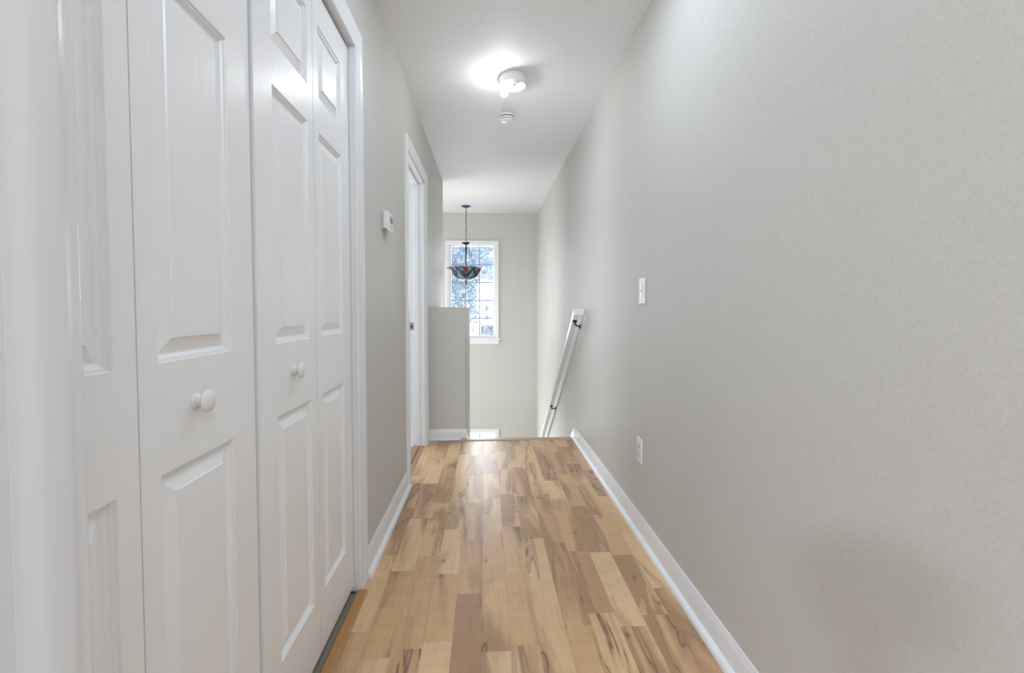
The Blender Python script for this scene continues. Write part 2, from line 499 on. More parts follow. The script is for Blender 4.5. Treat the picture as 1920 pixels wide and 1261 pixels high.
# reducer strip under the closet doors
bm = bmesh.new()
prof = [(-0.494, -0.010), (-0.494, 0.004), (-0.490, 0.007), (-0.462, 0.007), (-0.455, 0.002), (-0.455, -0.010)]
A = [bm.verts.new((x, Y0 + 0.007, z)) for x, z in prof]; B = [bm.verts.new((x, CY1 - 0.014, z)) for x, z in prof]
bm.faces.new(A); bm.faces.new(B[::-1])
for k in range(len(prof)): bm.faces.new((A[k], A[(k+1)%len(prof)], B[(k+1)%len(prof)], B[k]))
struct('trim_7', bm, M_reducer, 'orange-brown reducer strip on the floor under the closet doors', 'floor strip')

# stairs down
bm = bmesh.new()
RISE, RUN = 0.195, 0.254
for k in range(7):
    box(bm, HX + 0.015, XR - 0.016, YNOSE + 0.03 + k*RUN, YNOSE + 0.03 + (k+1)*RUN + 0.02, -RISE*(k+1) - 0.22, -RISE*(k+1))
struct('stairs', bm, M_carpet, 'carpeted steps going down behind the pale nosing', 'stairs', bevel=0.01)
bm = bmesh.new()
box(bm, -1.8, XR, YNOSE + 0.07 + 7*RUN, YFAR, ZLOW - 0.1, ZLOW)
box(bm, -1.8, HX, WEND, YNOSE + 0.07 + 7*RUN, ZLOW - 0.1, ZLOW)
struct('floor_landing', bm, M_carpet, 'carpeted landing at the bottom of the stair', 'floor')

# ------------------------------------------------------------------ windows
def rect_sweep(bm, x0, x1, z0, z1, prof, y):
    path = [(x0, z0), (x0, z1), (x1, z1), (x1, z0)]
    outs = [(-1, -1), (-1, 1), (1, 1), (1, -1)]
    sweep(bm, path, outs, prof, lambda a, b, d: Vector((a, y - d, b)), closed_path=True)

def window(name, label, x0, x1, z0, z1, cols, rows, sill):
    root = tag(empty(name, ((x0+x1)/2, YFAR, z0)), label, 'window', kind='structure')
    off = Vector(root.location)
    def mk(nm, bm, m, **k):
        for v in bm.verts: v.co -= off
        return obj(nm, bm, m, root, **k)
    bm = bmesh.new()
    cs = [(0.0, 0.0), (0.0, 0.008), (0.006, 0.011), (0.020, 0.011), (0.026, 0.015), (0.044, 0.017), (0.050, 0.013), (0.050, 0.0)]
    if sill:
        path = [(x0, z0), (x0, z1), (x1, z1), (x1, z0)]
        sweep(bm, path, [(-1, 0), (-1, 1), (1, 1), (1, 0)], cs, lambda a, b, d: Vector((a, YFAR - d, b)))
    else: rect_sweep(bm, x0, x1, z0, z1, cs, YFAR)
    mk('casing', bm, M_trim, smooth=True)
    bm = bmesh.new()                               # reveal lining
    rect_sweep(bm, x0 + 0.008, x1 - 0.008, z0 + 0.008, z1 - 0.008, [(0.0, 0.0), (0.0, -0.10), (0.0075, -0.10), (0.0075, 0.0)], YFAR)
    mk('reveal', bm, M_trim)
    bm = bmesh.new()
    rect_sweep(bm, x0 + 0.026, x1 - 0.026, z0 + 0.026, z1 - 0.026, [(0.0, -0.072), (0.0, -0.058), (0.004, -0.050), (0.018, -0.050), (0.018, -0.085), (0.0, -0.085)], YFAR)
    mk('window_frame', bm, M_vinyl)
    gx0, gx1, gz0, gz1 = x0 + 0.026, x1 - 0.026, z0 + 0.026, z1 - 0.026
    bm = bmesh.new(); box(bm, gx0, gx1, YFAR + 0.074, YFAR + 0.078, gz0, gz1)
    mk('pane', bm, M_glass)
    bm = bmesh.new()
    for k in range(1, cols):
        x = gx0 + (gx1 - gx0)*k/cols; box(bm, x - 0.0070, x + 0.0070, YFAR + 0.0665, YFAR + 0.073, gz0, gz1)
    for k in range(1, rows):
        z = gz0 + (gz1 - gz0)*k/rows; box(bm, gx0, gx1, YFAR + 0.0670, YFAR + 0.0725, z - 0.0070, z + 0.0070)
    mk('grille', bm, M_muntin)
    if sill:
        bm = bmesh.new(); box(bm, x0 - 0.068, x1 + 0.068, YFAR - 0.040, YFAR - 0.0005, z0 - 0.024, z0 + 0.001)
        box(bm, x0 + 0.008, x1 - 0.008, YFAR - 0.001, YFAR + 0.05, z0 - 0.010, z0 + 0.008)
        mk('sill', bm, M_trim, bevel=0.006)
        bm = bmesh.new(); box(bm, x0 - 0.050, x1 + 0.050, YFAR - 0.016, YFAR - 0.0005, z0 - 0.084, z0 - 0.024)
        mk('apron', bm, M_trim, bevel=0.004)
    return root
window('window_1', 'tall white window with grilles behind the hanging stained glass lamp', WX0, WX1, WZ0, WZ1, 3, 5, True)
window('window_2', 'lower window whose bright top edge shows just above the stair nosing', VX0, VX1, VZ0, VZ1, 3, 2, False)

# ================================================================== FOLDING CLOSET DOORS
def leaf_bm(L, h, panels, t=0.030):
    """leaf in local coords: y 0..L, z 0..h, front face at x=0 looking to +x."""
    bm = bmesh.new()
    rings = [(0.0, 0.0), (0.0018, -0.0040), (0.0055, -0.0046), (0.0075, -0.0085), (0.011, -0.0115), (0.014, -0.0125), (0.037, -0.0040), (0.039, -0.0010)]
    y0, y1 = panels[0][0], panels[0][1]
    zs = [0.0]
    for p in panels: zs += [p[2], p[3]]
    zs.append(h)
    ys = [0.0, y0, y1, L]
    grid = {}
    for i, y in enumerate(ys):
        for j, z in enumerate(zs): grid[i, j] = bm.verts.new((0, y, z))
    for i in range(3):
        for j in range(len(zs) - 1):
            if i == 1 and j % 2 == 1: continue
            bm.faces.new((grid[i, j], grid[i+1, j], grid[i+1, j+1], grid[i, j+1]))
    for k, p in enumerate(panels):
        j = 1 + 2*k
        prev = [grid[1, j], grid[2, j], grid[2, j+1], grid[1, j+1]]
        for o, d in rings[1:]:
            cur = [bm.verts.new((d, p[0]+o, p[2]+o)), bm.verts.new((d, p[1]-o, p[2]+o)),
                   bm.verts.new((d, p[1]-o, p[3]-o)), bm.verts.new((d, p[0]+o, p[3]-o))]
            for a in range(4): bm.faces.new((prev[a], prev[(a+1)%4], cur[(a+1)%4], cur[a]))
            prev = cur
        bm.faces.new(prev)
    # edges and back
    nz = len(zs)
    back = [bm.verts.new((-t, 0, 0)), bm.verts.new((-t, L, 0)), bm.verts.new((-t, L, h)), bm.verts.new((-t, 0, h))]
    bm.faces.new(back[::-1])
    bm.faces.new([grid[i, 0] for i in range(4)] + [back[1], back[0]])
    bm.faces.new([grid[i, nz-1] for i in range(3, -1, -1)] + [back[3], back[2]])
    bm.faces.new([grid[0, j] for j in range(nz-1, -1, -1)] + [back[0], back[3]])
    bm.faces.new([grid[3, j] for j in range(nz)] + [back[2], back[1]])
    return bm

ZB, ZT = 0.024, 2.023            # bottom and top of the leaves
ZP = [(0.205, 0.814), (0.990, 1.606), (1.710, 1.925)]
XD = -0.5065
def knob(parent, y, z):
    bm = bmesh.new()
    lathe(bm, [(0.0, 0.0), (0.0135, 0.0), (0.0135, 0.003), (0.0125, 0.0045), (0.0105, 0.0055), (0.0115, 0.0075), (0.0100, 0.0090), (0.0090, 0.011), (0.0100, 0.0130), (0.015, 0.0150),
               (0.0190, 0.0180), (0.0200, 0.0210), (0.0180, 0.0245), (0.0120, 0.0272), (0.0, 0.0285)], (0.0, y, z), 'X', 28)
    return obj('knob', bm, M_plastic, parent, smooth=True)

def bifold(name, label, y0, ymid, y1, nar_first, rot, hinge_x):
    """pair of leaves; wide stiles on the outer edges, narrow ones at the folding joint."""
    root = tag(empty(name, (hinge_x, y0, 0), rot), label, 'closet door', kind='structure')
    La, Lb = ymid - y0 - 0.0015, y1 - ymid - 0.0015
    ps = [(0.088, La - 0.043, a - ZB, b - ZB) for a, b in ZP]
    pa = obj('leaf', leaf_bm(La, ZT - ZB, ps), M_door, root); pa.location = (0, 0, ZB)
    ps = [(0.043, Lb - 0.088, a - ZB, b - ZB) for a, b in ZP]
    pb = obj('leaf', leaf_bm(Lb, ZT - ZB, ps), M_door, root); pb.location = (0, ymid - y0 + 0.0015, ZB)
    return root, pa, pb, La, Lb
r1, a1, b1, La, Lb = bifold('door_1', 'nearer pair of white folding closet door leaves', 0.357, 0.703, 1.050, True, 0.010, XD)
knob(b1, (0.043 + Lb - 0.088)/2 - 0.016, 0.914 - ZB)
r2, a2, b2, La2, Lb2 = bifold('door_2', 'farther pair of white folding closet door leaves by the casing', 1.0555, 1.407, 1.754, True, 0.0, XD)
knob(a2, (0.088 + La2 - 0.043)/2 - 0.014, 0.914 - ZB)
# top track seen as the dark gap over the leaves
bm = bmesh.new(); box(bm, -0.560, -0.530, 0.36, 1.755, 2.0245, 2.0365)
struct('trim_8', bm, M_dark, 'dark track in the gap above the closet doors', 'door track')

# ================================================================== THINGS
# ---- ceiling light without its shade
t = tag(empty('ceiling_light', (0.154, 2.787, CEIL)), 'round white ceiling light without a shade, one bulb glowing', 'ceiling light')
bm = bmesh.new()
lathe(bm, [(0.0, 0.0), (0.074, 0.0), (0.076, -0.004), (0.078, -0.020), (0.080, -0.046), (0.079, -0.051), (0.076, -0.053), (0.070, -0.0515), (0.0, -0.0515)], (0,0,0), 'Z', 48)
obj('pan', bm, M_plastic, t, smooth=True)
for k, (dx, dy) in enumerate(((-0.050, -0.018), (0.012, -0.052))):
    bm = bmesh.new()
    if k == 0: lathe(bm, [(0.0, -0.0515), (0.019, -0.0515), (0.019, -0.058), (0.0, -0.058)], (dx, dy, 0), 'Z', 24)
    else: lathe(bm, [(0.0, -0.0515), (0.021, -0.0515), (0.021, -0.070), (0.018, -0.070), (0.017, -0.056), (0.0, -0.055)], (dx, dy, 0), 'Z', 24)
    so = obj('socket', bm, M_plastic, t, smooth=True)
    if k == 0:
        bm = bmesh.new()
        lathe(bm, [(0.0, -0.0582), (0.016, -0.0584), (0.021, -0.064), (0.0235, -0.075), (0.0238, -0.098), (0.022, -0.110), (0.0165, -0.120), (0.008, -0.125), (0.0, -0.1265)], (dx, dy, 0), 'Z', 24)
        b = obj('bulb', bm, M_bulb, so, smooth=True); b['label'] = 'glowing white bulb'
    else:
        bm = bmesh.new(); lathe(bm, [(0.0, -0.0555), (0.0168, -0.0565), (0.0172, -0.060), (0.0, -0.060)], (dx, dy, 0), 'Z', 20)
        e = obj('contact', bm, M_nickel, so); e['label'] = 'empty metal socket lining'
for dx, dy in ((0.045, 0.030), (0.040, -0.020), (0.058, -0.002)):
    bm = bmesh.new(); lathe(bm, [(0.0, -0.0515), (0.004, -0.0515), (0.0035, -0.0535), (0.0, -0.054)], (dx, dy, 0), 'Z', 10)
    obj('screw', bm, M_nickel, t, smooth=True)

# ---- smoke detector
t = tag(empty('smoke_detector', (0.143, 3.335, CEIL)), 'small round white smoke detector on the ceiling beyond the light', 'smoke detector')
bm = bmesh.new()
lathe(bm, [(0.0, 0.0), (0.054, 0.0), (0.055, -0.006), (0.052, -0.010), (0.0, -0.010)], n=40); obj('base', bm, M_plastic, t, smooth=True)
bm = bmesh.new()
lathe(bm, [(0.0, -0.010), (0.046, -0.010), (0.046, -0.019), (0.0, -0.019)], n=40); g = obj('vent', bm, M_lcd, t, smooth=True); g['label'] = 'dark vent slot'
bm = bmesh.new()
lathe(bm, [(0.0, -0.019), (0.050, -0.019), (0.051, -0.022), (0.049, -0.028), (0.042, -0.029), (0.042, -0.034), (0.046, -0.035), (0.043, -0.041),
           (0.032, -0.046), (0.0, -0.0475)], n=40); obj('cover', bm, M_plastic, t, smooth=True)
bm = bmesh.new(); lathe(bm, [(0.040, -0.0288), (0.0445, -0.0288), (0.0445, -0.0345), (0.040, -0.0345)], n=40); g = obj('vent', bm, M_lcd, t, smooth=True); g['label'] = 'dark vent slot'
for k in range(6):
    a = PI*(1.15 + 0.14*k)
    bm = bmesh.new(); box(bm, -0.004, 0.004, -0.003, 0.003, -0.0355, -0.0275)
    bmesh.ops.transform(bm, matrix=Matrix.Translation((0.0475*math.cos(a), 0.0475*math.sin(a), 0)) @ Matrix.Rotation(a + PI/2, 4, 'Z'), verts=bm.verts)
    obj('rib', bm, M_plastic_grey, t)

# ---- thermostat on the left wall
t = tag(empty('thermostat', (XL + taper(2.23), 2.245, 1.482)), 'small white thermostat on the left wall between closet and doorway', 'thermostat')
bm = bmesh.new(); box(bm, 0.0005, 0.010, -0.045, 0.045, -0.038, 0.044); obj('back_plate', bm, M_plastic_grey, t, bevel=0.002)
bm = bmesh.new()
pr = [(0.010, -0.034), (0.010, 0.046), (0.026, 0.046), (0.034, 0.041), (0.035, -0.018), (0.033, -0.046), (0.027, -0.046), (0.024, -0.036)]
A = [bm.verts.new((x, -0.050, z)) for x, z in pr]; B = [bm.verts.new((x, 0.050, z)) for x, z in pr]
bm.faces.new(A); bm.faces.new(B[::-1])
for k in range(8): bm.faces.new((A[k], A[(k+1)%8], B[(k+1)%8], B[k]))
obj('body', bm, M_plastic, t, bevel=0.003, seg=3)
bm = bmesh.new(); box(bm, 0.0335, 0.0358, -0.018, 0.036, -0.006, 0.026); obj('display', bm, M_lcd, t, bevel=0.001)
for dy in (-0.006, 0.014):
    bm = bmesh.new(); box(bm, 0.0330, 0.0366, dy - 0.006, dy + 0.006, -0.026, -0.014); obj('button', bm, M_plastic_grey, t, bevel=0.001)

# ---- light switch on the right wall
def rbox(bm, ya, yb, za, zb, x0, x1): box(bm, x0, x1, ya, yb, za, zb)
t = tag(empty('light_switch', (XR, 2.140, 1.157)), 'white light switch plate on the right wall above the outlet', 'light switch')
bm = bmesh.new(); rbox(bm, -0.036, 0.036, -0.060, 0.060, -0.0070, -0.0005); obj('plate', bm, M_plastic, t, bevel=0.003, seg=3)
bm = bmesh.new()
pr = [(-0.0070, -0.033), (-0.0085, -0.033), (-0.0100, 0.002), (-0.0155, 0.033), (-0.0070, 0.033)]
A = [bm.verts.new((x, -0.0165, z)) for x, z in pr]; B = [bm.verts.new((x, 0.0165, z)) for x, z in pr]
bm.faces.new(A); bm.faces.new(B[::-1])
for k in range(5): bm.faces.new((A[k], A[(k+1)%5], B[(k+1)%5], B[k]))
obj('rocker', bm, M_plastic, t, bevel=0.001)
bm = bmesh.new(); box(bm, -0.0108, -0.0085, -0.006, 0.004, -0.004, 0.001); g = obj('indicator', bm, M_lcd, t); g['label'] = 'small dark indicator'
for z in (-0.048, 0.048):
    bm = bmesh.new(); lathe(bm, [(0.0, -0.0069), (0.003, -0.0069), (0.003, -0.0076), (0.0, -0.0078)], (0, 0, z), 'X', 10); obj('screw', bm, M_plastic_grey, t)

# ---- electrical outlet
t = tag(empty('electrical_outlet', (XR, 2.155, 0.400)), 'white duplex electrical outlet low on the right wall', 'outlet')
bm = bmesh.new(); rbox(bm, -0.0355, 0.0355, -0.058, 0.058, -0.0060, -0.0005); obj('plate', bm, M_plastic, t, bevel=0.0025, seg=3)
for z in (-0.0195, 0.0195):
    bm = bmesh.new()
    lathe(bm, [(0.0, -0.0058), (0.0170, -0.0058), (0.0165, -0.0080), (0.0, -0.0082)], (0, 0, z), 'X', 24)
    for v in bm.verts: v.co.z = z + max(-0.0135, min(0.0135, v.co.z - z))
    rc = obj('receptacle', bm, M_plastic_grey, t)
    for y in (-0.0065, 0.0065):
        bm = bmesh.new(); box(bm, -0.0086, -0.0075, y - 0.0012, y + 0.0012, z - 0.001, z + 0.0075); obj('slot', bm, M_dark, rc)
    bm = bmesh.new(); lathe(bm, [(0.0, -0.0078), (0.0026, -0.0078), (0.0026, -0.0086), (0.0, -0.0086)], (0, 0, z - 0.008), 'X', 10); obj('ground_hole', bm, M_dark, rc)
bm = bmesh.new(); lathe(bm, [(0.0, -0.0058), (0.003, -0.0058), (0.003, -0.0066), (0.0, -0.0068)], (0, 0, 0), 'X', 10); obj('screw', bm, M_nickel, t)

# ---- handrail
RS = 0.724; ang = math.atan(RS)
t = tag(empty('handrail', (XR, 3.42, 1.03)), 'white square handrail sloping down the right wall above the stair', 'handrail')
bm = bmesh.new()
rx0, rx1 = 0.648 - XR, 0.690 - XR
ya, yb = 3.445 - 3.42, 5.95 - 3.42
zt = lambda y: 1.053 - RS*(y + 3.42 - 3.467) - 1.03
thk = 0.052
pr = [(ya, zt(ya)), (yb, zt(yb)), (yb, zt(yb) - thk), (ya + 0.022, zt(ya + 0.022) - thk), (ya, zt(ya) - 0.042)]
A = [bm.verts.new((rx0, y, z)) for y, z in pr]; B = [bm.verts.new((rx1, y, z)) for y, z in pr]
bm.faces.new(A); bm.faces.new(B[::-1])
for k in range(5): bm.faces.new((A[k], A[(k+1)%5], B[(k+1)%5], B[k]))
obj('rail', bm, M_trim, t, bevel=0.003)
bm = bmesh.new(); box(bm, rx1, -0.0005, ya, ya + 0.042, zt(ya) - 0.042, zt(ya)); obj('wall_return', bm, M_trim, t, bevel=0.002)
for yw in (3.60, 4.87):
    y = yw - 3.42
    zu = zt(y - 0.10) - thk
    bm = bmesh.new()
    xm = (rx0 + rx1)/2
    zw = zu - 0.045
    tube(bm, [(xm, y - 0.10, zu + 0.003), (xm, y - 0.10, zu - 0.022), (xm + 0.012, y - 0.085, zu - 0.032), (-0.012, y - 0.01, zw), (-0.002, y, zw)], [0.0085, 0.0075, 0.006, 0.006, 0.006], 10)
    br = obj('bracket', bm, M_bracket, t, smooth=True); br['label'] = 'dark metal bracket'
    bm = bmesh.new(); lathe(bm, [(0.0, -0.0005), (0.020, -0.0005), (0.019, -0.005), (0.010, -0.009), (0.0, -0.009)], (0, y, zw), 'X', 20)
    obj('wall_rosette', bm, M_bracket, br, smooth=True)
    bm = bmesh.new(); lathe(bm, [(0.0, 0.002), (0.017, 0.002), (0.017, -0.003), (0.0, -0.004)], (0, 0, 0), 'Z', 16)
    bmesh.ops.transform(bm, matrix=Matrix.Translation((xm, y - 0.10, zu)) @ Matrix.Rotation(-ang, 4, 'X'), verts=bm.verts)
    obj('rail_plate', bm, M_bracket, br, smooth=True)

# ---- hanging stained glass lamp
PX, PY = -0.277, 6.285
t = tag(empty('pendant_lamp', (PX, PY, CEIL)), 'stained glass bowl lamp hanging on a chain before the window', 'pendant lamp')
bm = bmesh.new(); lathe(bm, [(0.0, -0.0005), (0.060, -0.0005), (0.062, -0.005), (0.052, -0.013), (0.025, -0.022), (0.010, -0.026), (0.007, -0.036), (0.0, -0.037)], n=32)
c = obj('canopy', bm, M_canopy, t, smooth=True); c['label'] = 'blue tinted metal canopy'
bm = bmesh.new()
ztop, zbot = -0.034, -0.485
nl = 17
for k in range(nl):
    zc = ztop + (zbot - ztop)*(k + 0.5)/nl; hh = (ztop - zbot)/nl*0.64
    pts = []
    for q in range(13):
        a = 2*PI*q/12
        u, w = 0.0075*math.cos(a), hh*math.sin(a)
        sway = 0.004*math.sin(k*0.9)
        pts.append((u + sway, 0, zc + w) if k % 2 else (sway, u, zc + w))
    tube(bm, pts, 0.0021, 6, cap=False)
obj('chain', bm, M_bronze, t, smooth=True)
bm = bmesh.new(); tube(bm, [(0.003*math.sin(k*1.3), 0.004*math.cos(k*1.1), ztop + (zbot - ztop)*k/14) for k in range(15)], 0.0020, 6); obj('cord', bm, M_bronze, t, smooth=True)
bm = bmesh.new(); lathe(bm, [(0.0, -0.478), (0.010, -0.479), (0.014, -0.484), (0.060, -0.487), (0.062, -0.492), (0.054, -0.496), (0.046, -0.506), (0.030, -0.517), (0.012, -0.521), (0.0, -0.521)], n=32)
obj('hub', bm, M_bronze, t, smooth=True)
bm = bmesh.new(); lathe(bm, [(0.0, -0.521), (0.008, -0.521), (0.009, -0.545), (0.013, -0.560), (0.014, -0.580), (0.011, -0.610), (0.007, -0.640), (0.009, -0.655), (0.006, -0.670),
                              (0.008, -0.690), (0.006, -0.70), (0.006, -0.99), (0.0, -0.99)], n=16); obj('stem', bm, M_bronze, t, smooth=True)
for k in range(3):
    a = math.radians(-90 + 35) + k*2*PI/3
    bm = bmesh.new()
    x, y = math.cos(a), math.sin(a)
    tube(bm, [(0.045*x, 0.045*y, -0.505), (0.10*x, 0.10*y, -0.62), (0.185*x, 0.185*y, -0.812)], 0.0024, 6); obj('support_rod', bm, M_bronze, t, smooth=True)

def tiffany():
    n = N('stained_glass'); co = n.co(); s = n.sep(co)
    ang_ = n.math('ARCTAN2', s[0], n.math('MULTIPLY', s[1], -1.0))          # 0 towards the hall
    rad = n.math('SQRT', n.math('ADD', n.math('MULTIPLY', s[0], s[0]), n.math('MULTIPLY', s[1], s[1])))
    uu = n.math('MULTIPLY', ang_, 6.0/(2*PI))
    fu = n.math('ABSOLUTE', n.math('SUBTRACT', uu, n.math('ROUND', uu)))    # 0 at the flower axis, .5 between
    zz = n.math('DIVIDE', n.math('ADD', s[2], 1.000), 0.185)                # 0 bottom .. 1 rim
    vor = n.new('ShaderNodeTexVoronoi', voronoi_dimensions='3D', feature='F1'); n.put(vor.inputs['Vector'], n.scale(co, (1, 1, 1.25))); vor.inputs['Scale'].default_value = 27
    edge = n.new('ShaderNodeTexVoronoi', voronoi_dimensions='3D', feature='DISTANCE_TO_EDGE'); n.put(edge.inputs['Vector'], n.scale(co, (1, 1, 1.25))); edge.inputs['Scale'].default_value = 27
    cc = n.sep(vor.outputs['Color'])
    pale = n.ramp(cc[0], [(0.0, (0.40, 0.47, 0.54)), (0.30, (0.55, 0.55, 0.61)), (0.5, (0.18, 0.30, 0.36)), (0.7, (0.34, 0.38, 0.45)), (0.85, (0.10, 0.22, 0.25))], 'CONSTANT')
    teal = n.ramp(cc[1], [(0.0, (0.02, 0.13, 0.15)), (0.4, (0.04, 0.22, 0.17)), (0.7, (0.05, 0.12, 0.22)), (1.0, (0.10, 0.06, 0.12))], 'CONSTANT')
    # garland: dark teal swags dipping at the flower axis
    sw = n.math('SUBTRACT', zz, n.math('ADD', 0.33, n.math('MULTIPLY', n.math('MULTIPLY', fu, fu), 2.2)))
    gm = n.ramp(n.math('ABSOLUTE', sw), [(0.13, (1, 1, 1)), (0.20, (0, 0, 0))])
    c = n.mix(gm, pale, teal)
    # flower
    fm = n.math('ADD', n.math('POWER', n.math('DIVIDE', fu, 0.17), 2.0), n.math('POWER', n.math('DIVIDE', n.math('SUBTRACT', zz, 0.68), 0.24), 2.0))
    rose = n.ramp(cc[2], [(0.0, (0.42, 0.05, 0.10)), (0.5, (0.55, 0.16, 0.20)), (0.8, (0.34, 0.05, 0.12))], 'CONSTANT')
    c = n.mix(n.ramp(fm, [(0.75, (1, 1, 1)), (1.0, (0, 0, 0))]), c, rose)
    # pale bottom ring and pinkish rim
    c = n.mix(n.ramp(zz, [(0.10, (1, 1, 1)), (0.16, (0, 0, 0))]), c, (0.74, 0.68, 0.68))
    c = n.mix(n.ramp(zz, [(0.93, (0, 0, 0)), (0.97, (1, 1, 1))]), c, n.ramp(cc[1], [(0.0, (0.52, 0.42, 0.46)), (0.5, (0.30, 0.26, 0.28)), (0.8, (0.66, 0.60, 0.64))], 'CONSTANT'))
    lead = n.ramp(edge.outputs['Distance'], [(0.030, (1, 1, 1)), (0.055, (0, 0, 0))])
    c = n.mix(lead, c, (0.03, 0.035, 0.04))
    p = n.bsdf(c, 0.25)
    tl = n.new('ShaderNodeBsdfTranslucent'); n.put(tl.inputs[0], c)
    mx = n.new('ShaderNodeMixShader'); mx.inputs[0].default_value = 0.55
    n.t.links.new(p.outputs[0], mx.inputs[1]); n.t.links.new(tl.outputs[0], mx.inputs[2])
    return n.done(mx.outputs[0])
M_tiffany = tiffany()
bm = bmesh.new()
outer = [(0.034, -0.998), (0.070, -0.992), (0.095, -0.982), (0.128, -0.962), (0.154, -0.938), (0.175, -0.908), (0.188, -0.880), (0.200, -0.857), (0.222, -0.840), (0.262, -0.826)]
def rip(i, r, h, a):
    q = 1.0 if r > 0.255 else (0.4 if r > 0.215 else 0.0)
    return r + q*0.0035*math.cos(a*18), h + q*0.003*math.cos(a*18)
prof = outer + [(r - 0.004, h + 0.0035) for r, h in reversed(outer)]
lathe(bm, prof, n=108, ripple=rip)
sh = obj('glass_bowl', bm, M_tiffany, t, smooth=True); sh['label'] = 'stained glass bowl with a red flower and teal garland'
bm = bmesh.new(); lathe(bm, [(0.0, -0.985), (0.0335, -0.990), (0.036, -0.999), (0.030, -1.004), (0.012, -1.007), (0.008, -1.012), (0.0095, -1.022), (0.006, -1.036), (0.003, -1.055), (0.0, -1.062)], n=24)
obj('finial', bm, M_bronze, t, smooth=True)

# ---- tripod with the camera, standing just behind the viewpoint (throws the soft shadow low on the right wall)
M_black = simple('black_camera_body', (0.03, 0.03, 0.032), 0.5, 0.4)
t = tag(empty('camera_tripod', (0.0, -0.13, 0.0)), 'black camera on a tripod standing at the near end of the hall', 'tripod')
bm = bmesh.new(); tube(bm, [(0, 0, 0.42), (0, 0, 0.93)], 0.014, 14); obj('centre_column', bm, M_black, t, smooth=True)
bm = bmesh.new(); lathe(bm, [(0.0, 0.80), (0.036, 0.80), (0.042, 0.82), (0.036, 0.85), (0.0, 0.85)], n=20); obj('shoulder', bm, M_black, t, smooth=True)
for k in range(3):
    a = math.radians(-90 + 120*k); x, y = math.cos(a), math.sin(a)
    bm = bmesh.new(); tube(bm, [(0.03*x, 0.03*y, 0.83), (0.13*x, 0.13*y, 0.42), (0.235*x, 0.235*y, 0.012)], [0.016, 0.013, 0.010], 10)
    lg = obj('leg', bm, M_black, t, smooth=True)
    bm = bmesh.new(); lathe(bm, [(0.0, 0.0), (0.013, 0.0), (0.014, 0.012), (0.011, 0.026), (0.0, 0.026)], (0.235*x, 0.235*y, 0), n=14); obj('foot', bm, M_black, lg, smooth=True)
bm = bmesh.new(); lathe(bm, [(0.0, 0.93), (0.024, 0.93), (0.028, 0.95), (0.028, 0.985), (0.020, 1.0), (0.034, 1.005), (0.034, 1.015), (0.0, 1.015)], n=24); obj('head', bm, M_black, t, smooth=True)
bm = bmesh.new(); tube(bm, [(0, -0.02, 0.965), (0.03, -0.12, 0.93), (0.05, -0.21, 0.90)], [0.007, 0.009, 0.011], 10); obj('pan_handle', bm, M_black, t, smooth=True)
bm = bmesh.new(); box(bm, -0.072, 0.072, -0.045, 0.020, 1.016, 1.115); box(bm, -0.032, 0.032, -0.050, 0.024, 1.110, 1.145); obj('camera_body', bm, M_black, t, bevel=0.008, seg=3)
bm = bmesh.new(); lathe(bm, [(0.0, 0.020), (0.036, 0.020), (0.037, 0.060), (0.040, 0.095), (0.037, 0.100), (0.0, 0.098)], (0, 0, 1.068), 'Y', 28); obj('lens', bm, M_black, t, smooth=True)

# ================================================================== OUTSIDE THE WINDOW
M_leaf = simple('overexposed_leaf', (0.50, 0.585, 0.65), 0.6, 0.2, 0, 3, 0.0)  # overexposed daylight put into the leaf colour
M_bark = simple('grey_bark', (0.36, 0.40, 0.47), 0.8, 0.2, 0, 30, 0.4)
M_grass = simple('overexposed_lawn', (0.80, 0.83, 0.80), 0.9, 0.1, 0, 30, 0.3)  # whitened to imitate overexposed ground outdoors
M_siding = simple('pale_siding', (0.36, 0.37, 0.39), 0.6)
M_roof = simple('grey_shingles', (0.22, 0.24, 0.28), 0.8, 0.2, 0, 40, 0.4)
GZ = -3.0
bm = bmesh.new(); box(bm, -30, 30, YFAR + 1.0, 60, GZ - 0.2, GZ)
struct('ground', bm, M_grass, 'lawn whitened as if overexposed outside the window', 'ground')

